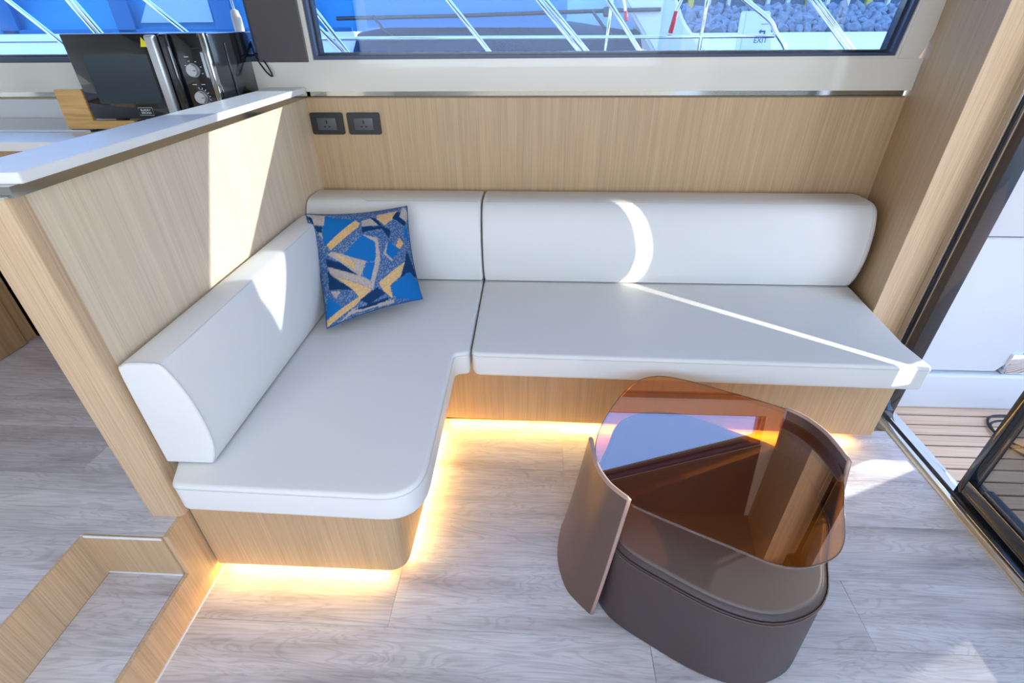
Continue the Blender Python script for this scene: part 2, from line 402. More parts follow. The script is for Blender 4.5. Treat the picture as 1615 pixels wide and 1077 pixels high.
# right-hand panel of the saloon with softly curved corner
c = [(1.226, FW)]
panel = [(1.235, FW+0.0)] + [(1.232-0.012*t, FW-0.05-0.32*t) for t in (0, .25, .5, .75)] + [(1.165, -0.548)]
pr_ = [(1.236, FW+0.02), (1.228, FW-0.01), (1.216, FW-0.06), (1.20, -0.32), (1.182, -0.43), (1.163, -0.548), (1.30, -0.506), (1.322, -0.498), (1.322, FW+0.02)]
wr = tag(prism('wall_right', pr_, -0.03, 1.97, oak), kind='structure')
prism('corner_lipping', [(1.1622, -0.5486), (1.1622, -0.545), (1.30, -0.503), (1.302, -0.5075)], 0.0, 1.97, oak_edge, wr)
# ceiling
ce = tag(box('ceiling', -2.62, 1.40, -3.95, 0.0, 1.96, 2.0, ceil_m), kind='structure')
# walls behind and beside the camera (unseen; window opening added for light)
tag(box('wall_far_left', -2.68, -2.61, -4.0, 0.0, 0.0, 1.97, gloss_white), kind='structure')

# window wall: pieces around the two windows
GY = -0.14
WB, WT = 1.188, 1.96
wu = tag(box('wall_back_upper', -2.6, 1.222, -0.2, -0.13, 1.092, WB, gloss_white), kind='structure')
prism('right_panel', [(1.138, WB+0.0005), (1.206, WB+0.0005), (1.40, WT), (1.20, WT)], -0.2, -0.13, gloss_white, wu, 'y')
# panel above the slanted window head, slanting down aft
prism('head_panel', [(-0.20, WT), (-0.20, 1.955), (1.158, 1.395), (1.174, 1.395), (1.31, WT)], -0.199, -0.131, pillar_m, wu, 'y')
box('galley_backsplash', -2.6, -1.0, -0.197, FW, 1.0, 1.068, back_white, wu)
# mirror-bright strip in the recess between veneer and cream panel
tr = tag(box('trim_1', -2.6, 1.222, FW+0.010, FW+0.03, 1.071, 1.092, steel), kind='structure')
box('lip', -0.92, 1.222, FW-0.003, FW+0.012, 1.0675, 1.0715, plinth_m, tr)
# pillar between windows
pl = tag(box('wall_back_pillar', -1.045, -0.872, -0.206, -0.13, WB-0.002, WT, pillar_m), kind='structure')

def window(name, poly, poly_in, gy):
    """frame between two quads + pane"""
    root = tag(bpy.data.objects.new(name, None), kind='structure'); COL.objects.link(root); root.location = (poly[0][0], gy, poly[0][1])
    for nm, o_, i_, y0, y1, mt in poly_in:
        bm = bmesh.new(); n = len(o_)
        A = [bm.verts.new((p[0], y0, p[1])) for p in o_]; B = [bm.verts.new((p[0], y0, p[1])) for p in i_]
        C = [bm.verts.new((p[0], y1, p[1])) for p in o_]; D = [bm.verts.new((p[0], y1, p[1])) for p in i_]
        for i in range(n):
            j = (i+1) % n
            bm.faces.new((A[i], A[j], B[j], B[i])); bm.faces.new((C[i], C[j], D[j], D[i]))
            bm.faces.new((B[i], B[j], D[j], D[i])); bm.faces.new((A[i], A[j], C[j], C[i]))
        bm_obj(nm, bm, mt, root)
    prism('pane', poly, gy, gy+0.006, win_glass, root, 'y')
    return root
def ins(q, d): return inset2(q, d)
w1o = [(-0.872, WB), (1.138, WB), (1.160, 1.40), (-0.20, 1.965), (-0.872, 1.965)]
w1a = ins(w1o, 0.008)
w1a[0] = (-0.856, WB+0.004); w1a[4] = (-0.858, 1.955)
w1b = [(w1a[0][0]+0.012, WB+0.016), (w1a[1][0]-0.014, WB+0.016), (w1a[2][0]-0.016, w1a[2][1]-0.012), (w1a[3][0], w1a[3][1]-0.014), (w1a[4][0]+0.012, w1a[4][1]-0.012)]
w1c = ins(w1b, 0.008)
window('window_1', w1c, [('reveal', w1o, w1a, -0.196, -0.13, gloss_white), ('frame', w1a, w1b, -0.19, -0.13, navy_frame), ('seal', w1b, w1c, -0.165, -0.13, black_frame)], GY)
w2o = [(-2.58, WB), (-1.045, WB), (-1.05, 1.965), (-2.58, 1.965)]
w2b = ins(w2o, 0.016); w2c = ins(w2b, 0.007)
window('window_2', w2c, [('frame', w2o, w2b, -0.19, -0.13, navy_frame), ('seal', w2b, w2c, -0.165, -0.13, black_frame)], GY)

wf = tag(box('wall_front', -2.60, 1.33, -4.0, -3.95, 0.0, 0.86, gloss_white), kind='structure')
box('head_panel', -2.60, 1.33, -4.0, -3.95, 1.84, 1.955, gloss_white, wf)
box('side_panel', -2.60, -1.94, -4.0, -3.95, 0.861, 1.839, gloss_white, wf)
box('side_panel', 1.14, 1.33, -4.0, -3.95, 0.861, 1.839, gloss_white, wf)
w3 = [(-1.94, 0.861), (1.14, 0.861), (1.14, 1.839), (-1.94, 1.839)]
window('window_added', ins(w3, 0.03), [('frame', w3, ins(w3, 0.03), -3.99, -3.95, navy_frame)], -3.98)  # unseen window added around the fill light behind the camera
# sliding door: frame, threshold track, smoked glass leaf
dr = tag(bpy.data.objects.new('door_1', None), kind='structure'); COL.objects.link(dr); dr.location = (1.33, -1.0, 0)
box('jamb', 1.322, 1.346, -0.528, -0.498, -0.03, 1.93, chrome, dr, 0.002)
box('jamb_seal', 1.324, 1.350, -0.536, -0.528, -0.03, 1.93, black_frame, dr)
box('jamb_channel', 1.330, 1.358, -0.562, -0.536, -0.03, 1.93, chrome, dr, 0.002)
box('jamb_cover', 1.320, 1.372, -0.60, -0.562, -0.03, 1.93, black_metal, dr, 0.002)
box('header', 1.300, 1.372, -3.9, -0.498, 1.88, 1.97, black_frame, dr)
box('threshold_trim', 1.270, 1.285, -3.9, -0.60, -0.03, 0.004, trim_m, dr, 0.001)
box('threshold_lip', 1.285, 1.300, -3.9, -0.60, -0.03, 0.010, chrome, dr, 0.002)
box('threshold_track', 1.300, 1.322, -3.9, -0.60, -0.03, -0.006, black_frame, dr)
box('threshold_rail', 1.322, 1.326, -3.9, -0.60, -0.03, 0.006, chrome, dr)
box('threshold_plate', 1.326, 1.368, -3.9, -0.60, -0.03, 0.000, chrome, dr, 0.001)
# leaf, slid open toward the bow of the picture's lower right
lf = box('leaf_stile', 1.312, 1.350, -1.034, -1.012, 0.012, 1.88, black_gloss, dr, 0.003)
box('leaf_edge', 1.350, 1.353, -1.03, -1.012, 0.012, 1.88, black_gloss, dr)
box('leaf_rail', 1.312, 1.350, -3.0, -1.034, 0.012, 0.085, black_gloss, dr, 0.003)
box('leaf_bead', 1.318, 1.344, -3.0, -1.085, 0.085, 0.100, navy_frame, dr, 0.003)
box('leaf_bead', 1.320, 1.327, -1.062, -1.056, 0.085, 1.86, black_frame, dr, 0.002)
box('pane', 1.328, 1.334, -3.0, -1.034, 0.085, 1.86, door_glass, dr)

# ================================================================== STEPS
st = empty('steps', (-1.04, -1.467, 0), 'oak-faced step up from the saloon floor to the raised galley floor beside the partition', 'step')
box('riser', -1.143, -0.9405, -1.4725, -1.4672, 0.119, FZ-0.0005, oak, st)
box('riser', -1.1435, -1.137, -3.4, -1.4665, 0.119, FZ+0.0002, oak_edge, st)
planks(st, -1.137, -0.9405, -3.4, -1.4665, 0.119, 0.9, 5, -2.3665, {})
box('nosing_trim', -1.143, -0.941, -1.4745, -1.4726, FZ-0.006, FZ+0.0015, print_white, st)
box('step_trim', -1.137, -0.941, -1.4755, -1.4726, 0.119, 0.1215, print_white, st)

# ================================================================== BENCH
sb = empty('bench_base', (0.1, -0.75, 0), 'oak veneered L-shaped bench base with warm light glowing beneath it', 'bench')
BZ0, BZ1 = 0.036, 0.338
base_poly = [(PX+0.002, FW-0.002), (PX+0.002, -1.385), (-0.392, -1.385), (-0.385, -0.752), (1.17, -0.785), (1.17, FW-0.1), (1.155, FW-0.002)]
bo = round_poly(base_poly, [0, 0, 0.055, 0.004, 0.003, 0, 0], 8)
prism('body', bo, BZ0, BZ1, oak, sb)
pb = [(PX+0.002, FW-0.02), (PX+0.002, -1.325), (-0.447, -1.325), (-0.445, -0.69), (1.12, -0.722), (1.12, FW-0.02)]
prism('plinth', pb, 0.0, BZ0, plinth_m, sb)
# LED strip along the underside rim
def led_run(pts):
    bm = bmesh.new()
    for (a, b) in zip(pts[:-1], pts[1:]):
        a = Vector(a); b = Vector(b); d = (b-a).normalized(); n = Vector((d.y, -d.x))
        q = [Vector((p.x, p.y)) for p in (a, b)]
        o0 = [(q[0].x, q[0].y, 0.034), (q[1].x, q[1].y, 0.034), (q[1].x-n.x*0.009, q[1].y-n.y*0.009, 0.026), (q[0].x-n.x*0.009, q[0].y-n.y*0.009, 0.026)]
        vv = [bm.verts.new(v) for v in o0]; bm.faces.new(vv)
        o1 = [(v[0]-n.x*0.002, v[1]-n.y*0.002, v[2]+0.0018) for v in o0]
        ww = [bm.verts.new(v) for v in o1]; bm.faces.new(ww[::-1])
        for i in range(4): bm.faces.new((vv[i], ww[i], ww[(i+1) % 4], vv[(i+1) % 4]))
    return bm_obj('led_strip', bm, led, sb)
led_run([(-0.915, -1.372), (-0.45, -1.372)])
led_run([(-0.398, -1.32), (-0.398, -0.78)])
led_run([(-0.38, -0.742), (1.10, -0.775)])

# seat cushions
def cushion(name, poly, rad, label, z0=0.340, z1=0.43):
    o = round_poly(poly, rad, 8)
    root = empty(name, (sum(p[0] for p in poly)/len(poly), sum(p[1] for p in poly)/len(poly), z0), label, 'cushion')
    loft('cover', o, z0, z1, 0.014, 0.010, leather, root)
    seam('seam', [(p[0], p[1], z1-0.012) for p in inset2(o, -0.0006)], root, closed=True)
    return root
cushion('seat_cushion', [(PX+0.02, FW-0.03), (PX+0.02, -1.36), (-0.872, -1.447), (-0.298, -1.458), (-0.306, -0.893), (-0.259, -0.888), (-0.268, FW-0.03)],
        [0.02, 0.02, 0.03, 0.10, 0.03, 0.02, 0.02], 'white leather L-shaped seat cushion on the left arm of the bench, under the pillow')
cushion('seat_cushion', [(-0.262, FW-0.03), (-0.252, -0.892), (1.136, -0.914), (1.126, -0.78), (1.158, -0.40), (1.158, FW-0.03)],
        [0.02, 0.03, 0.016, 0.15, 0.02, 0.02], 'long white leather seat cushion along the back wall behind the coffee table')

# backrests: profile (distance from wall, z)
prof = [(0.010, 0.436), (0.010, 0.715), (0.035, 0.738), (0.083, 0.746), (0.145, 0.747), (0.185, 0.737), (0.212, 0.700), (0.231, 0.640), (0.240, 0.562), (0.230, 0.484), (0.210, 0.436)]
def dense(pr):
    return catmull(pr[3:], closed=False, sub=3)+[(0.0105, 0.436)]+catmull([(0.010, 0.437), (0.010, 0.68), (0.022, 0.733), (0.083, 0.746)], closed=False, sub=4)[1:-1]
def backrest(label, pf, along, a0, a1, r0, r1, sgn=1, loc=None):
    """along 'x': profile depth = -y from FW; along 'y': depth = +x from PX"""
    root = empty('back_cushion', loc, label, 'cushion')
    def fm(q):
        d, z, s = q
        return (s, FW-d, z) if along == 'x' else (PX+d, s, z)
    loft('cover', pf, a0, a1, r0, r1, leather, root, fmap=fm, seg=5)
    return root, fm
pf = dense(prof)
r_, fm = backrest('long white leather back cushion with a rounded right end on the back wall', pf, 'x', -0.258, 1.168, 0.010, 0.030, loc=(0.45, -0.3, 0.436))
seam('seam', [(x, FW-0.180, 0.7415) for x in np.linspace(-0.245, 1.13, 12)], r_)
seam('end_seam', [fm((d+0.0008, z, 1.140)) for d, z in catmull(prof[3:], closed=False, sub=3)], r_)
r_, fm = backrest('white leather corner back cushion behind the patterned pillow', pf, 'x', PX+0.004, -0.264, 0.004, 0.010, loc=(-0.6, -0.3, 0.436))
seam('seam', [(x, FW-0.180, 0.7415) for x in np.linspace(-0.69, -0.275, 8)], r_)
seam('corner_seam', [(-0.69, FW-0.180, 0.7415), (-0.72, FW-0.16, 0.7455), (-0.735, FW-0.10, 0.747), (-0.737, FW-0.04, 0.7425)], r_)
profL = [(0.008, 0.436), (0.008, 0.70), (0.02, 0.718), (0.045, 0.722), (0.088, 0.722), (0.106, 0.716), (0.122, 0.680), (0.135, 0.628), (0.143, 0.555), (0.139, 0.486), (0.120, 0.436)]
pfL = catmull(profL[3:], closed=False, sub=3)+[(0.0085, 0.436)]+catmull([(0.008, 0.437), (0.008, 0.68), (0.018, 0.714), (0.045, 0.722)], closed=False, sub=4)[1:-1]
r_, fm = backrest('white leather back cushion against the left partition with a curved open end', pfL, 'y', -1.385, -0.424, 0.006, 0.045, loc=(-0.85, -0.9, 0.436))
seam('seam', [(PX+0.102, y, 0.7195) for y in np.linspace(-1.38, -0.47, 10)], r_)
seam('end_seam', [fm((d+0.0006, z, -1.3805)) for d, z in catmull(profL[2:], closed=False, sub=3)], r_)

# ================================================================== PILLOW
def pillow():
    root = empty('throw_pillow', (-0.60, -0.71, 0.45), 'square scatter pillow in blue, navy, gold and silver shards in the bench corner', 'pillow')
    BL, BR = Vector((-0.742, -0.800, 0.452)), Vector((-0.462, -0.600, 0.462))
    TL, TR = Vector((-0.856, -0.524, 0.746)), Vector((-0.521, -0.434, 0.748))
    src = [(300, 1005), (930, 800), (845, 140), (130, 205)]   # BL BR TR TL in the traced pattern sheet
    dst = [(0, 0), (1, 0), (1, 1), (0, 1)]
    A = []; bb = []
    for (x, y), (u, v) in zip(dst, src):
        A.append([x, y, 1, 0, 0, 0, -u*x, -u*y]); bb.append(u)
        A.append([0, 0, 0, x, y, 1, -v*x, -v*y]); bb.append(v)
    h = np.linalg.solve(np.array(A, float), np.array(bb, float))
    B_, N_, G_, S_, P_ = (0.003, 0.13, 0.40), (0.003, 0.032, 0.10), (0.62, 0.40, 0.18), (0.42, 0.36, 0.33), (0.04, 0.11, 0.26)
    polys = [
     (B_, [(285,225),(490,262),(512,275),(282,475),(250,440),(255,300)]), (G_, [(500,272),(532,300),(520,338),(310,515),(278,472)]),
     (S_, [(130,205),(282,213),(265,312),(190,300)]), (N_, [(185,308),(252,318),(246,370),(210,358)]), (N_, [(135,215),(180,245),(190,300),(160,270)]), (S_, [(215,365),(245,372),(252,430),(235,400)]),
     (B_, [(545,405),(640,450),(635,560),(630,602),(400,592),(395,560)]), (S_, [(545,280),(612,252),(662,315),(545,335)]),
     (N_, [(545,338),(690,322),(742,352),(732,420),(680,345),(545,385)]), (N_, [(600,240),(640,255),(690,320),(660,320),(620,270)]), (G_, [(650,222),(785,182),(752,260),(702,315),(650,260)]),
     (N_, [(780,190),(822,200),(800,235),(845,275),(838,305),(752,248)]), (S_, [(815,135),(860,200),(850,270),(800,235)]), (B_, [(835,305),(860,320),(870,420),(835,380)]),
     (S_, [(540,398),(655,425),(668,590),(620,782),(598,705),(640,560),(635,455)]), (B_, [(725,440),(802,500),(745,580),(700,540)]),
     (S_, [(722,440),(688,545),(745,592),(752,580),(708,540)]), (G_, [(800,402),(832,440),(802,492),(775,470)]),
     (N_, [(848,485),(925,670),(850,645),(800,692),(832,585)]), (G_, [(832,578),(800,682),(732,750),(748,825),(690,790),(658,740)]),
     (B_, [(740,752),(800,692),(862,638),(945,700),(935,810),(780,825),(748,805)]), (S_, [(283,545),(320,522),(572,598),(530,708),(400,612)]),
     (G_, [(330,530),(482,600),(490,655),(410,605)]), (N_, [(265,572),(380,605),(525,700),(520,706),(283,628)]), (S_, [(283,628),(600,722),(620,782),(305,682)]),
     (B_, [(575,608),(632,606),(602,732),(545,702)]), (G_, [(320,690),(612,782),(540,850),(480,792)]), (N_, [(282,650),(322,700),(482,795),(298,780)]),
     (S_, [(310,790),(390,800),(350,840)]), (B_, [(290,820),(425,902),(290,965)]), (G_, [(612,782),(500,885),(290,1005),(290,962),(520,835)]), (N_, [(650,768),(702,800),(600,872),(530,850)]),
     (S_, [(380,985),(480,905),(755,832),(760,850),(480,930)]), (N_, [(500,905),(745,815),(700,850),(560,900)])]
    def inside(x, y, P):
        r = False; n = len(P); j = n-1
        for i in range(n):
            if (P[i][1] > y) != (P[j][1] > y) and x < (P[j][0]-P[i][0])*(y-P[i][1])/(P[j][1]-P[i][1])+P[i][0]: r = not r
            j = i
        return r
    n = 150
    U = np.linspace(0, 1, n+1)
    verts = []; cols = []
    nrm = (BR-BL).cross(TL-BL).normalized()
    def shape(u, v, side):
        uu, vv = u-0.5, v-0.5
        # sides pulled in between the corners
        u2 = 0.5+uu*(1-0.07*(1-(2*vv)**2)); v2 = 0.5+vv*(1-0.07*(1-(2*uu)**2))
        p = BL*(1-u2)*(1-v2)+BR*u2*(1-v2)+TL*(1-u2)*v2+TR*u2*v2
        t = 0.062*(max(0, 1-(2*uu)**2))**0.55*(max(0, 1-(2*vv)**2))**0.55
        t *= 1+0.05*math.sin(9*u+4*v)+0.04*math.sin(13*v-5*u)
        return p + nrm*(t*side)
    rr = random.Random(3)
    for v in U:
        for u in U:
            verts.append(shape(u, v, 1))
            d = h[6]*u+h[7]*v+1; sx2 = (h[0]*u+h[1]*v+h[2])/d; sy2 = (h[3]*u+h[4]*v+h[5])/d
            cc = P_
            for cl, P in polys:
                if inside(sx2, sy2, P): cc = cl
            if cc is P_:
                q = rr.random(); cc = tuple(a+(0.5-a)*(0.45 if q > 0.8 else 0.0) for a in cc)
            elif cc is S_ or cc is G_:
                q = rr.random()*0.4+0.75; cc = tuple(a*q for a in cc)
            cols.append(cc)
    W = n+1; faces = [(j*W+i, j*W+i+1, (j+1)*W+i+1, (j+1)*W+i) for j in range(n) for i in range(n)]
    me = bpy.data.meshes.new('front_panel'); me.from_pydata([tuple(v) for v in verts], [], faces)
    ca = me.color_attributes.new('print', 'FLOAT_COLOR', 'POINT')
    ca.data.foreach_set('color', np.array([(*c_, 1) for c_ in cols], 'f').ravel())
    m, t, b = nodes('printed_pillow_fabric'); at = t.nodes.new('ShaderNodeAttribute'); at.attribute_name = 'print'
    L(t, at.outputs['Color'], b.inputs['Base Color']); b.inputs['Roughness'].default_value = 0.75; b.inputs['Specular IOR Level'].default_value = 0.2
    link('front_panel', me, m, root, True)
    nb = 24; UB = np.linspace(0, 1, nb+1); vb = [shape(u, v, -1) for v in UB for u in UB]; W2 = nb+1
    me2 = bpy.data.meshes.new('back_panel'); me2.from_pydata([tuple(v) for v in vb], [], [(j*W2+i, (j+1)*W2+i, (j+1)*W2+i+1, j*W2+i+1) for j in range(nb) for i in range(nb)])
    link('back_panel', me2, plain('navy_pillow_back', (0.01, 0.07, 0.2), 0.7), root, True)
    edge = [shape(u, 0, 0) for u in UB]+[shape(1, v, 0) for v in UB[1:]]+[shape(u, 1, 0) for u in UB[::-1][1:]]+[shape(0, v, 0) for v in UB[::-1][1:-1]]
    tube('piping', edge, 0.0022, MATS['navy_pillow_back'], root, 6, True)
pillow()

# ================================================================== COFFEE TABLE
tb = empty('coffee_table', (0.392, -1.283, 0), 'low coffee table with an amber glass top held between two curved bronze leather wings', 'table')
gl = [(.105,-1.285),(.118,-1.205),(.155,-1.12),(.205,-1.035),(.255,-.975),(.318,-.948),(.392,-.961),(.512,-1.016),(.640,-1.082),(.678,-1.13),(.692,-1.21),(.684,-1.313),(.638,-1.416),(.592,-1.508),(.538,-1.551),(.453,-1.566),(.356,-1.524),(.165,-1.424),(.122,-1.365)]
glo = catmull(gl, True, 5)
top = prism('glass_top', glo, 0.392, 0.400, amber, tb)
seam('polished_edge', [(p[0], p[1], 0.399) for p in glo], tb, plain('amber_edge', (0.07, 0.05, 0.03), 0.2, spec=0.6), 0.0013, True)
cx_, cy_ = 0.392, -1.283
def wing(flip):
    T = [(.0875,-1.258),(.089,-1.30),(.096,-1.352),(.114,-1.397),(.134,-1.424),(.156,-1.446)]
    Bm = [(.040,-1.195),(.028,-1.262),(.028,-1.325),(.046,-1.392),(.074,-1.430),(.107,-1.462)]
    T = catmull(T, False, 5); Bm = catmull(Bm, False, 5)
    if flip: T = [(2*cx_-x, 2*cy_-y) for x, y in T]; Bm = [(2*cx_-x, 2*cy_-y) for x, y in Bm]
    n = len(T); nz = 14; th = 0.010
    bm = bmesh.new(); g = [[], []]
    for s in (0, 1):
        for k in range(nz+1):
            t = k/nz; row = []
            z = 0.002+0.430*t
            for i in range(n):
                p = Vector(Bm[i]).lerp(Vector(T[i]), t**0.85)
                a = Vector(Bm[max(0, i-1)]).lerp(Vector(T[max(0, i-1)]), t); b = Vector(Bm[min(n-1, i+1)]).lerp(Vector(T[min(n-1, i+1)]), t)
                d = (b-a).normalized(); nn = Vector((-d.y, d.x))
                row.append(bm.verts.new((p.x+nn.x*th*s, p.y+nn.y*th*s, z)))
            g[s].append(row)
    for s in (0, 1):
        for k in range(nz):
            for i in range(n-1): bm.faces.new((g[s][k][i], g[s][k][i+1], g[s][k+1][i+1], g[s][k+1][i]))
    for k in range(nz):
        for i in (0, n-1): bm.faces.new((g[0][k][i], g[0][k+1][i], g[1][k+1][i], g[1][k][i]))
    for i in range(n-1):
        for k in (0, nz): bm.faces.new((g[0][k][i], g[0][k][i+1], g[1][k][i+1], g[1][k][i]))
    o = bm_obj('wing', bm, bronze, tb, 'auto')
    # polished edge all round the top and free ends
    mid = lambda row, i: (Vector(g_[0][row][i])+Vector(g_[1][row][i]))/2
    me = o.data
    W = n; cnt = (nz+1)*n
    g_ = [[[me.vertices[s*cnt+k*n+i].co for i in range(n)] for k in range(nz+1)] for s in (0, 1)]
    path = [mid(k, n-1) for k in range(0, nz)]+[mid(nz, i) for i in range(n-1, -1, -1)]+[mid(k, 0) for k in range(nz-1, -1, -1)]
    tube('wing_edge', [tuple(p) for p in path], 0.0056, bronze_edge, o, 8)
wing(False); wing(True)
pt_ = [(.126,-1.385),(.160,-1.462),(.247,-1.525),(.353,-1.584),(.449,-1.606),(.536,-1.582),(.59,-1.535),(.628,-1.454),(.672,-1.37),(.692,-1.28),(.690,-1.19),(.653,-1.100),(.547,-1.036),(.441,-.976),(.335,-.955),(.248,-.984),(.200,-1.031),(.168,-1.112),(.133,-1.196),(.117,-1.286)]
po = catmull(pt_, True, 4)
pf_root = empty('pouf', (0.39, -1.285, 0), 'dark brown leather pouf tucked under the amber glass coffee table', 'pouf')
def flare(q):
    k = 1+0.03*(1-min(1, q[2]/0.275)); return (cx_+(q[0]-cx_)*k, cy_-0.0+(q[1]-cy_)*k, q[2])
loft('seat', po, 0.004, 0.277, 0.006, 0.022, brown, pf_root, ring_fn=flare)
loft('top_sheen', inset2(po, 0.012), 0.268, 0.2805, 0.002, 0.008, plain('sheen_leather', (0.115, 0.088, 0.084), 0.5, spec=0.6, bump=0.2, bscale=600), pf_root)  # top of the same leather, coloured paler to imitate its sheen
seam('stitching', [(p[0], p[1], 0.256) for p in inset2(po, -0.0022)], pf_root, plain('brown_stitching', (0.14, 0.09, 0.08), 0.6), 0.0013, True)
seam('piping', [(p[0], p[1], 0.2635) for p in inset2(po, -0.0010)], pf_root, brown, 0.0022, True)

# ================================================================== SOCKETS
def socket(x0, label):
    x1 = x0+0.125; z0, z1 = 0.942, 1.019
    root = empty('wall_socket', ((x0+x1)/2, FW, (z0+z1)/2), label, 'socket', 'sockets in the veneered back wall')
    oo = round_poly([(x0, z0), (x1, z0), (x1, z1), (x0, z1)], 0.008, 5)
    prism('plate', oo, FW-0.009, FW-0.0006, black_plastic, root, 'y', bev=0.0015)
    ins_ = box('insert', x0+0.026, x1-0.026, FW-0.0125, FW-0.008, z0+0.017, z1-0.018, grey_plastic, root, 0.001)
    xm = (x0+x1)/2; zm = (z0+z1)/2
    box('earth_slot', xm-0.0022, xm+0.0022, FW-0.0135, FW-0.0115, zm+0.001, zm+0.013, hole_m, ins_)
    for s in (-1, 1): box('pin_slot', xm+s*0.009-0.0032, xm+s*0.009+0.0032, FW-0.0135, FW-0.0115, zm-0.0115, zm-0.0075, hole_m, ins_)
socket(-0.918, 'black power socket nearest the corner with the partition')
socket(-0.777, 'black power socket farther right from the corner')

# ================================================================== GALLEY
lg = empty('ledge', (-0.965, -0.8, 1.07), 'polished white quartz ledge capping the oak partition', 'ledge')
lp = round_poly([(-0.903, FW-0.03), (-0.903, -1.385), (-1.035, -1.395), (-1.035, FW-0.03)], [0, 0.006, 0.004, 0], 4)
prism('slab', lp, 1.088, 1.106, quartz, lg, bev=0.0015)
box('metal_strip', -1.0, -0.911, -1.403, FW-0.005, 1.0695, 1.088, steel, lg)
box('bottom_strip', -1.003, -0.923, -1.410, FW-0.003, 1.0692, 1.0722, plain('pale_strip', (0.5, 0.52, 0.47), 0.35, metal=0.2), lg)
gc = empty('galley_counter', (-1.8, -0.4, FZ), 'white galley counter on brown oak cupboards behind the partition', 'counter')
box('worktop', -2.6, -1.006, -0.62, -0.2, 0.972, 1.0, quartz, gc, 0.002)
box('cupboard', -2.015, -1.006, -0.60, -0.2, FZ, 0.970, oak_brown, gc)
box('door', -1.72, -1.37, -0.618, -0.600, FZ+0.05, 0.95, oak_brown, gc, 0.001)
box('door', -1.365, -1.01, -0.618, -0.600, FZ+0.05, 0.95, oak_brown, gc, 0.001)
box('side_cupboard', -2.6, -2.03, -1.9, -0.60, FZ, 0.970, oak_brown, gc)
box('door', -2.03, -2.012, -1.20, -0.66, FZ+0.003, 0.96, oak_brown, gc, 0.001)
box('worktop_return', -2.6, -2.0, -1.9, -0.62, 0.972, 1.0, quartz, gc, 0.002)
ck = empty('cooktop', (-1.8, -0.34, 1.0), 'black glass cooktop set on the galley counter left of the microwave', 'cooktop')
prism('glass', round_poly([(-2.25, -0.462), (-1.552, -0.462), (-1.52, -0.23), (-2.25, -0.23)], 0.006, 3), 1.0005, 1.0065, black_gloss, ck)
box('steel_edge', -2.25, -1.556, -0.465, -0.4625, 1.0005, 1.0075, chrome, ck)
# bamboo board
bb_ = empty('bamboo_board', (-1.6, -0.455, 1.0), 'bamboo board standing beside and under the left edge of the microwave', 'board')
prism('board', [(-1.640, 1.008), (-1.632, 1.128), (-1.54, 1.128), (-1.54, 1.034), (-1.40, 1.034), (-1.40, 1.008)], -0.452, -0.436, bamboo, bb_, 'y', bev=0.0015)
# microwave
mw = empty('microwave', (-1.30, -0.3, 1.0), 'black countertop microwave with a silver handle and two silver knobs', 'microwave')
X0, X1, Y0, Y1, Z0, Z1 = -1.535, -1.078, -0.45, -0.148, 1.036, 1.281
box('body', X0+0.002, X1-0.001, Y0+0.022, Y1, Z0, Z1-0.002, black_metal, mw, 0.004)
box('side_vent_rib', X1-0.001, X1+0.003, Y0+0.10, Y0+0.108, Z0+0.06, Z1-0.03, black_metal, mw, 0.0015)
dX = X0+0.318
dd = box('door', X0, dX, Y0, Y0+0.021, Z0+0.004, Z1, black_gloss, mw, 0.003)
box('window_pane', X0+0.045, dX-0.06, Y0-0.0008, Y0+0.004, Z0+0.05, Z1-0.055, plain('microwave_window', (0.02, 0.035, 0.05), 0.12), dd)
for nm, a in (('handle', (dX-0.036, dX-0.006, Y0-0.026, Y0-0.002, Z0+0.006, Z1-0.004)),):
    box(nm, *a, silver, dd, 0.006, 3)
bm = bmesh.new(); bm_v = [bm.verts.new(v) for v in ((dX-0.070, Y0-0.0012, Z1-0.036), (dX-0.040, Y0-0.0012, Z1-0.036), (dX-0.060, Y0-0.0012, Z1-0.010))]
bm.faces.new(bm_v); wv = [bm.verts.new((v.co.x, v.co.y+0.001, v.co.z)) for v in bm_v]; bm.faces.new(wv[::-1])
for i in range(3): bm.faces.new((bm_v[i], wv[i], wv[(i+1) % 3], bm_v[(i+1) % 3]))
bm_obj('warning_sticker', bm, yellow, dd)
text('badge_lettering', 'BLACK+\nDECKER', 0.0085, (dX-0.130, Y0-0.0008, Z0+0.026), FACE_Y, print_white, dd, 0.0003, 1.1)
fr = [(-0.024, -0.0115), (0.024, -0.0115), (0.024, 0.0115), (-0.024, 0.0115)]
seam('badge_frame', [(dX-0.130+a, Y0-0.0006, Z0+0.026+b) for a, b in fr], dd, print_white, 0.0008, True)
cp = box('control_panel', dX+0.001, X1-0.018, Y0, Y0+0.021, Z0+0.004, Z1, black_gloss, mw, 0.003)
box('panel_cheek', dX+0.001, dX+0.030, Y0-0.014, Y0, Z0+0.006, Z1-0.002, black_gloss, mw, 0.006, 3)
box('chrome_strip', X1-0.018, X1, Y0, Y0+0.022, Z0+0.004, Z1, steel, mw, 0.003)
kx = (dX+0.032+X1-0.018)/2
def disc(name, c, r, y0, y1, mat, parent, seg=28):
    pl_ = [(c[0]+r*math.cos(2*math.pi*i/seg), c[1]+r*math.sin(2*math.pi*i/seg)) for i in range(seg)]
    return prism(name, pl_, y0, y1, mat, parent, 'y', bev=0.0)
def dash(bm, cx, cz, w_, h_, ang):
    c_, s_ = math.cos(ang), math.sin(ang)
    q = [(-w_, -h_), (w_, -h_), (w_, h_), (-w_, h_)]
    vv = [bm.verts.new((cx+a*c_-b*s_, Y0-0.0011, cz+a*s_+b*c_)) for a, b in q]; bm.faces.new(vv)
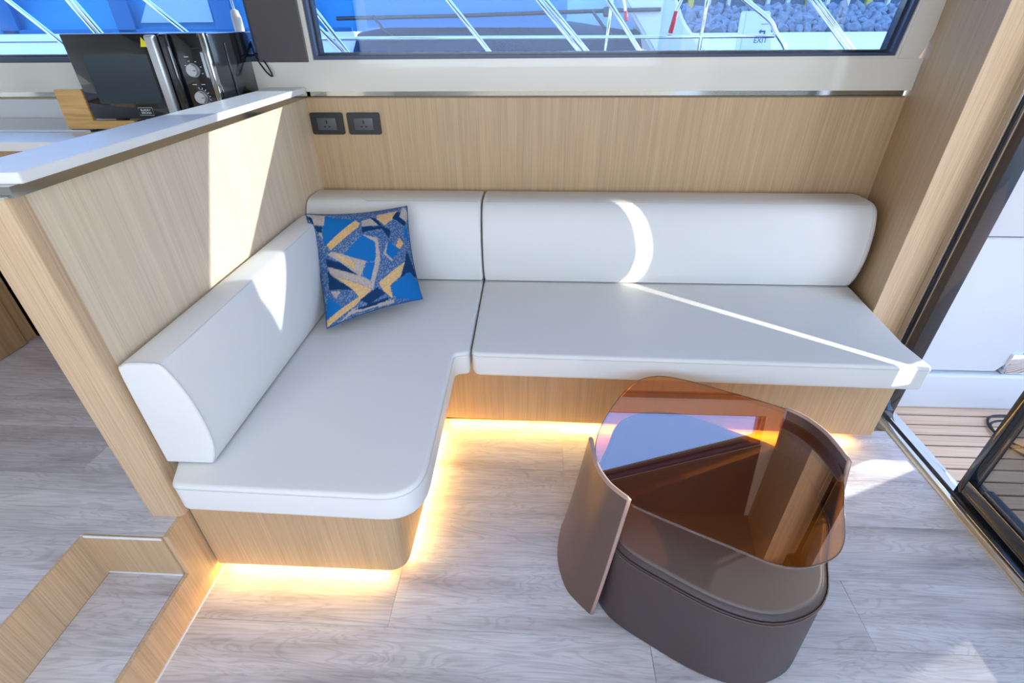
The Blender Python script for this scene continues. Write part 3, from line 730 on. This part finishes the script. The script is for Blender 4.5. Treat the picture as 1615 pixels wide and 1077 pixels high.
for zk, full in ((Z0+0.145, False), (Z0+0.068, True)):
    kb = disc('knob', (kx, zk), 0.0165, Y0-0.016, Y0-0.0005, silver, mw)
    disc('knob_base', (kx, zk), 0.0195, Y0-0.004, Y0-0.0004, plain('knob_ring%d' % full, (0.35, 0.37, 0.4), 0.3, metal=0.6), kb)
    box('pointer', kx+0.006, kx+0.014, Y0-0.0168, Y0-0.0158, zk-0.001, zk+0.001, black_plastic, kb)
    bm = bmesh.new()
    for a in ([-60, -38, -16, 6, 28, 50, 72, 94] if full else [150, 108, 62, 20, -20]):
        dash(bm, kx+0.0265*math.cos(R(a)), zk+0.0265*math.sin(R(a)), 0.0028, 0.0009, 0.0 if not full else R(a))
    if full:
        for k in range(16):
            a = R(-70+k*10.5); dash(bm, kx+0.0225*math.cos(a), zk+0.0225*math.sin(a), 0.0007, 0.0007, a)
    dash(bm, kx-0.012, zk+0.037, 0.007, 0.0009, 0)
    if full: dash(bm, kx+0.016, zk+0.037, 0.006, 0.0009, 0)
    bm_obj('dial_marks', bm, print_white, cp)
for fx_ in (X0+0.05, X1-0.05):
    for fy_ in (Y0+0.06, Y1-0.04): box('foot', fx_-0.014, fx_+0.014, fy_-0.014, fy_+0.014, 1.0005, Z0, black_plastic, mw, 0.002)
cb_ = tube('power_cord', catmull([(-1.091, -0.16, 1.282), (-1.084, -0.165, 1.259), (-1.076, -0.175, 1.232), (-1.064, -0.19, 1.206), (-1.05, -0.2, 1.183), (-1.029, -0.21, 1.157), (-1.012, -0.215, 1.144), (-1.008, -0.215, 1.15), (-1.021, -0.21, 1.177), (-1.04, -0.2, 1.2), (-1.06, -0.19, 1.213), (-1.081, -0.178, 1.201), (-1.108, -0.165, 1.172), (-1.151, -0.12, 1.153)], False, 5), 0.0028, cable_m, mw, 8)

# ================================================================== COCKPIT OUTSIDE THE DOOR
dk = empty('teak_deck', (2.2, -1.6, -0.035), 'pale teak cockpit deck of narrow boards with black caulking outside the door', 'deck')
box('caulking', 1.369, 4.2, -4.2, -0.50, -0.07, -0.0345, caulk, dk)
y = -0.532
while y > -3.9:
    box('plank', 1.370, 4.2, y-0.0500, y-0.0005, -0.05, -0.030, teak, dk, 0.0008, 1); y -= 0.0570
bw = empty('bulwark', (2.2, -0.5, -0.03), 'white moulded cockpit side panel above the teak deck', 'bulwark')
box('lower_panel', 1.360, 1.885, -0.545, -0.42, -0.029, 0.140, gel, bw, 0.012, 3)
prism('side_panel', [(1.352, 0.146), (1.73, 0.146), (1.80, 0.24), (1.90, 0.24), (1.90, 0.688), (1.352, 0.688)], -0.525, -0.42, gel, bw, 'y', bev=0.004)
box('upper_panel', 1.352, 1.90, -0.525, -0.42, 0.692, 1.97, gel, bw, 0.004)
box('latch_plate', 1.752, 1.842, -0.535, -0.42, 0.142, 0.232, chrome, bw, 0.004)
box('gap_sun_block', 1.912, 2.322, -0.52, -0.43, -0.034, 0.285, gel, bw, 0.008, 3)  # unseen low wall added in the gap to end the sun patch
gp = empty('aft_sun_block', (2.75, -0.47, -0.03), 'white unseen panels added past the gap in the side moulding to block sun', 'panel')
box('sun_block_high', 2.33, 3.16, -0.525, -0.42, -0.034, 0.92, gel, gp, 0.01)  # unseen, sized to block sun between the floor patches
box('sun_block_low', 3.165, 4.2, -0.525, -0.42, -0.034, 0.70, gel, gp, 0.01)
ov = tag(box('ceiling', 1.40, 2.5, -4.0, 0.1, 1.96, 2.02, gel), kind='structure')
cc_ = catmull([(1.98, -0.60, -0.024), (1.82, -0.585, -0.0225), (1.74, -0.60, -0.0225), (1.70, -0.665, -0.0225), (1.72, -0.74, -0.0225), (1.80, -0.80, -0.0225), (1.88, -0.78, -0.0225), (1.86, -0.66, -0.018), (1.78, -0.625, -0.016), (1.715, -0.64, -0.018), (1.69, -0.70, -0.016), (1.70, -0.78, -0.0225), (1.80, -0.88, -0.0225), (2.0, -0.95, -0.0225)], False, 8)
tag(tube('deck_cable', cc_, 0.0042, cable_m), 'thin black cable lying in loops on the teak deck by the door', 'cable')

# ================================================================== OUTSIDE THE WINDOWS
# own side rail: slanted chrome stanchions along the side deck
rl_ = empty('side_rail', (0, 0.6, 0.9), 'chrome guard rail of slanted tubes on the side deck close outside the window', 'rail')
def slant(p0, p1, r=0.011):
    a, b = Vector(p0), Vector(p1); d = b-a
    tube('stanchion', [tuple(a-d*0.25/d.length), tuple(b+d*0.35/d.length)], r, chrome, rl_, 10)
for a, b in (((-1.116, .6, 1.338), (-1.0, .6, 1.177)), ((-1.150, .6, 1.31), (-1.026, .6, 1.177)), ((-0.487, .6, 1.382), (-0.308, .6, 1.179)),
             ((-0.039, .6, 1.379), (0.164, .6, 1.176)), ((-0.072, .6, 1.379), (0.128, .6, 1.176)), ((1.176, 0.6, 1.368), (1.391, 0.6, 1.183)), ((1.157, 0.6, 1.368), (1.37, 0.6, 1.183)),
             ((0.250, .6, 1.372), (0.41, .6, 1.18)), ((-2.618, .6, 1.401), (-2.443, .6, 1.23)), ((-2.292, .6, 1.398), (-2.218, .6, 1.269)), ((-2.318, .6, 1.398), (-2.244, .6, 1.269)), ((-1.932, .6, 1.395), (-1.792, .6, 1.272))):
    slant(a, b)
tube('top_tube', [(-4.5, 0.6, 1.62), (3.0, 0.6, 1.62)], 0.014, chrome, rl_, 10)
sdk = tag(box('floor_side_deck', -6, 3.0, -0.10, 0.75, 0.86, 0.90, hull_w), kind='structure')
fd = empty('fender', (-1.36, 0.3, 1.2), 'tan fender hanging on two cords outside the galley window', 'fender')
bm = bmesh.new(); add_tube(bm, [(-1.35, .3, 1.12), (-1.35, .3, 1.135), (-1.352, .3, 1.16), (-1.356, .3, 1.32), (-1.358, .3, 1.345), (-1.358, .3, 1.352)], [0.004, 0.014, 0.02, 0.02, 0.016, 0.006], 14)
bm_obj('body', bm, wood_float, fd, True)
for s in (-0.008, 0.008): tube('cord', [(-1.358+s*0.4, .3, 1.35), (-1.365+s, .3, 1.62)], 0.0022, print_white, fd, 6)

# neighbouring motor yacht moored alongside
nb_ = empty('moored_yacht', (-2.5, 3.2, 0.0), 'white motor yacht with blue canvas covers and a navy windscreen moored alongside', 'boat')
def loft_sections(name, secs, mat, parent, smooth='auto'):
    bm = bmesh.new(); prev = None
    for s in secs:
        row = [bm.verts.new(p) for p in s]
        if prev:
            for i in range(len(row)-1): bm.faces.new((prev[i], prev[i+1], row[i+1], row[i]))
        prev = row
    return bm_obj(name, bm, mat, parent, smooth)
# hull side with sheer and rub rail
secs = []
for i in range(13):
    t = i/12; x = -10+t*11.1; wy = 1.45+0.25*(2*t-1)**2+max(0, t-0.85)*9
    secs.append([(x, wy+0.25, -0.9), (x, wy+0.02, 0.2), (x, wy, 0.95), (x, wy+0.05, 1.02), (x, wy+0.75, 1.07), (x, 3.6, 1.1)])
loft_sections('hull', secs, hull_w, nb_)
tube('rub_rail', [(s[2][0], s[2][1]-0.01, 0.93) for s in secs], 0.03, navy_frame, nb_, 8)
# blue canvas enclosure aft with clear panes and darker folds
cs = []
for i in range(11):
    t = i/10; x = -8.5+t*7.1; s = 0.02*math.sin(i*2.1)
    cs.append([(x, 2.02+s, 1.10), (x, 2.05-s, 1.22+0.03*math.sin(i)), (x, 2.16+s, 1.5), (x, 2.30, 1.85), (x, 2.9, 2.15), (x, 3.8, 2.2)])
loft_sections('canvas_cover', cs, canvas, nb_)
for x in (-4.0, -3.1, -2.35, -1.75): box('canvas_strap', x-0.07, x+0.07, 2.00, 2.03, 1.19, 1.55, canvas_d, nb_, 0.004)
prism('clear_pane', [(-4.9, 1.30), (-4.15, 1.30), (-3.95, 1.44), (-3.6, 1.52), (-4.9, 1.52)], 2.035, 2.042, clearv, nb_, 'y')
prism('clear_pane', [(-3.0, 1.30), (-2.45, 1.30), (-2.45, 1.5), (-2.85, 1.5)], 2.035, 2.042, clearv, nb_, 'y')
prism('clear_pane', [(-1.25, 1.28), (-0.35, 1.28), (-0.35, 1.62), (-1.25, 1.62)], 2.035, 2.042, clearv, nb_, 'y')
box('cabin_coaming', -8.5, -1.40, 1.99, 2.6, 1.0, 1.236, hull_w, nb_, 0.01)
box('coaming_groove', -8.5, -1.40, 1.985, 1.99, 1.182, 1.188, navy_frame, nb_)
box('canvas_hem', -6.4, -1.42, 2.0, 2.022, 1.225, 1.262, canvas_d, nb_, 0.004)
# forward deck house: pale roof, long dark windscreen bulge, wipers
hs = []
for i in range(17):
    t = i/16; x = -1.4+t*2.05
    zt = 1.24+0.085*math.sin(math.pi*min(1, t*1.05)); 
    hs.append([(x, 1.86, 1.05), (x, 1.9, 1.12+0.03*math.sin(math.pi*t)), (x, 2.06, zt-0.02), (x, 2.3, zt)])
loft_sections('windscreen', hs, navy_gel, nb_)
loft_sections('coach_roof', [[(x, 2.1, 1.15), (x, 2.25, 1.30), (x, 2.6, 1.62), (x, 3.4, 1.75)] for x in (-1.5, -1.0, -0.3, 0.3, 0.62)], deck_grey, nb_)
prism('canvas_panel', [(-1.3, 1.26), (0.12, 1.25), (0.12, 1.60), (-1.3, 1.60)], 1.995, 2.01, plain('sky_blue_canvas', (0.06, 0.28, 0.58), 0.6), nb_, 'y')
tube('roof_rail', [(-1.5, 1.95, 1.315), (-0.6, 1.94, 1.325), (0.3, 1.93, 1.345), (0.75, 1.93, 1.35)], 0.013, black_frame, nb_, 8)
tube('wiper_arm', [(0.28, 1.88, 1.35), (0.36, 1.85, 1.26), (0.47, 1.84, 1.17)], 0.010, black_frame, nb_, 8)
tube('wiper_arm', [(-1.22, 1.88, 1.33), (-1.15, 1.85, 1.25), (-1.02, 1.84, 1.17)], 0.010, black_frame, nb_, 8)
box('wiper_motor', 0.36, 0.42, 1.86, 1.91, 1.31, 1.37, black_frame, nb_, 0.01)
prism('cabin_side', [(0.46, 1.55), (0.50, 1.40), (0.745, 1.09), (1.12, 1.09), (0.93, 1.28), (0.78, 1.55)], 1.95, 3.4, hull_w, nb_, 'y', bev=0.02)
# bow rail of the neighbour with red taped ends
tube('deck_rail', [(-2.2, 1.0, 1.222), (-0.6, 1.0, 1.222), (0.5, 1.0, 1.219), (1.184, 1.0, 1.219)], 0.009, chrome, nb_, 10)
tube('deck_rail_post', [(0.80, 1.0, 1.46), (0.80, 1.0, 1.34), (0.80, 1.0, 0.98)], 0.010, chrome, nb_, 10)
tube('deck_rail_post', [(0.315, 1.0, 1.46), (0.285, 1.0, 0.98)], 0.008, chrome, nb_, 10)
tube('bow_rail', catmull([(0.898, 1.0, 1.439), (0.995, 1.0, 1.379), (1.137, 1.0, 1.293), (1.184, 1.0, 1.239), (1.255, 1.0, 1.163), (1.315, 1.0, 1.0430000000000001)], False, 6), 0.012, chrome, nb_, 10)
tube('gate_loop', catmull([(0.71, 1.0, 1.50), (0.675, 1.0, 1.40), (0.655, 1.0, 1.345), (0.650, 1.0, 1.33)], False, 5), 0.009, chrome, nb_, 10)
tube('red_tape', [(0.651, 1.0, 1.333), (0.643, 1.0, 1.285), (0.635, 1.0, 1.235)], 0.012, red_tape, nb_, 10)
tube('gate_loop', catmull([(0.33, 1.0, 1.46), (0.37, 1.0, 1.38), (0.385, 1.0, 1.335)], False, 5), 0.008, chrome, nb_, 10)
tube('red_tape', [(0.386, 1.0, 1.335), (0.395, 1.0, 1.29)], 0.010, red_tape, nb_, 10)

# dock, breakwater, shed behind, exit pedestal
dc = tag(box('floor_dock', 0.9, 30, 4.6, 19.0, 0.55, 0.80, concrete), kind='structure')
tag(box('floor_ground', -60, 60, 19.0, 60, 0.2, 0.7, concrete), kind='structure')
wt = tag(box('floor_water', -60, 60, -30, 19, -1.2, -1.0, plain('harbour_water', (0.02, 0.05, 0.07), 0.1)), kind='structure')
pd = empty('dock_pedestal', (3.3, 6.9, 0.8), 'white dock pedestal marked with an arrow and the word exit in dark blue', 'sign')
prism('cabinet', [(3.02, 0.8), (3.52, 0.8), (3.36, 1.365), (3.00, 1.365)], 6.95, 7.2, plain('pedestal_white', (0.62, 0.65, 0.70), 0.4), pd, 'y', bev=0.015)
text('lettering', 'EXIT', 0.10, (3.30, 6.946, 0.985), FACE_Y, sign_blue, pd, 0.001)
prism('arrow', [(3.245, 1.103), (3.28, 1.133), (3.28, 1.115), (3.345, 1.115), (3.345, 1.045), (3.325, 1.045), (3.325, 1.093), (3.28, 1.093), (3.28, 1.073)], 6.944, 6.948, sign_blue, pd, 'y')
box('small_print', 3.26, 3.36, 6.944, 6.949, 1.195, 1.202, grey_plastic, pd)
bk = empty('breakwater', (10, 20, 0.7), 'bank of grey riprap stones beyond the dock', 'rocks')
def stone_mesh(seed):
    r_ = random.Random(seed); bm = bmesh.new(); bmesh.ops.create_icosphere(bm, subdivisions=1, radius=1)
    for v in bm.verts: v.co *= 0.75+0.5*r_.random()
    me = bpy.data.meshes.new('stone'); bm.to_mesh(me); bm.free(); me.materials.append(stone_m); return me
SM = [stone_mesh(i) for i in range(8)]
rs = random.Random(11); cnt = 0
for row in range(6):
    x = 3.2
    while x < 15.5 and cnt < 296:
        s = rs.uniform(0.15, 0.28); o = bpy.data.objects.new('stone', SM[rs.randrange(8)]); COL.objects.link(o)
        o.location = (x, 19.3+row*0.30+rs.uniform(-.06, .06), 0.88+row*0.115+rs.uniform(-.03, .03)); o.rotation_euler = (rs.random()*6, rs.random()*6, rs.random()*6)
        o.scale = (s*1.25, s, s*0.8); attach(o, bk); x += s*1.4; cnt += 1
prism('bank', [(19.2, 0.7), (21.6, 0.7), (21.6, 1.40), (20.9, 1.40)], 0.5, 16, plain('shaded_rubble', (0.05, 0.07, 0.10), 0.9), bk, 'x')  # bank coloured dark so the gaps between stones look shaded
sh = empty('shed', (10, 23, 0.7), 'long blue-grey shed with yellow and white posts behind the stone bank', 'shed')
box('wall_sheet', -2, 22, 23.4, 23.6, 0.7, 4.5, shed_m, sh)
for i in range(16):
    x = 3.6+i*0.8; (box('post', x, x+(0.22 if i % 3 == 0 else 0.12), 23.2, 23.4, 0.7, 4.4, post_y if i % 3 == 0 else post_w, sh))
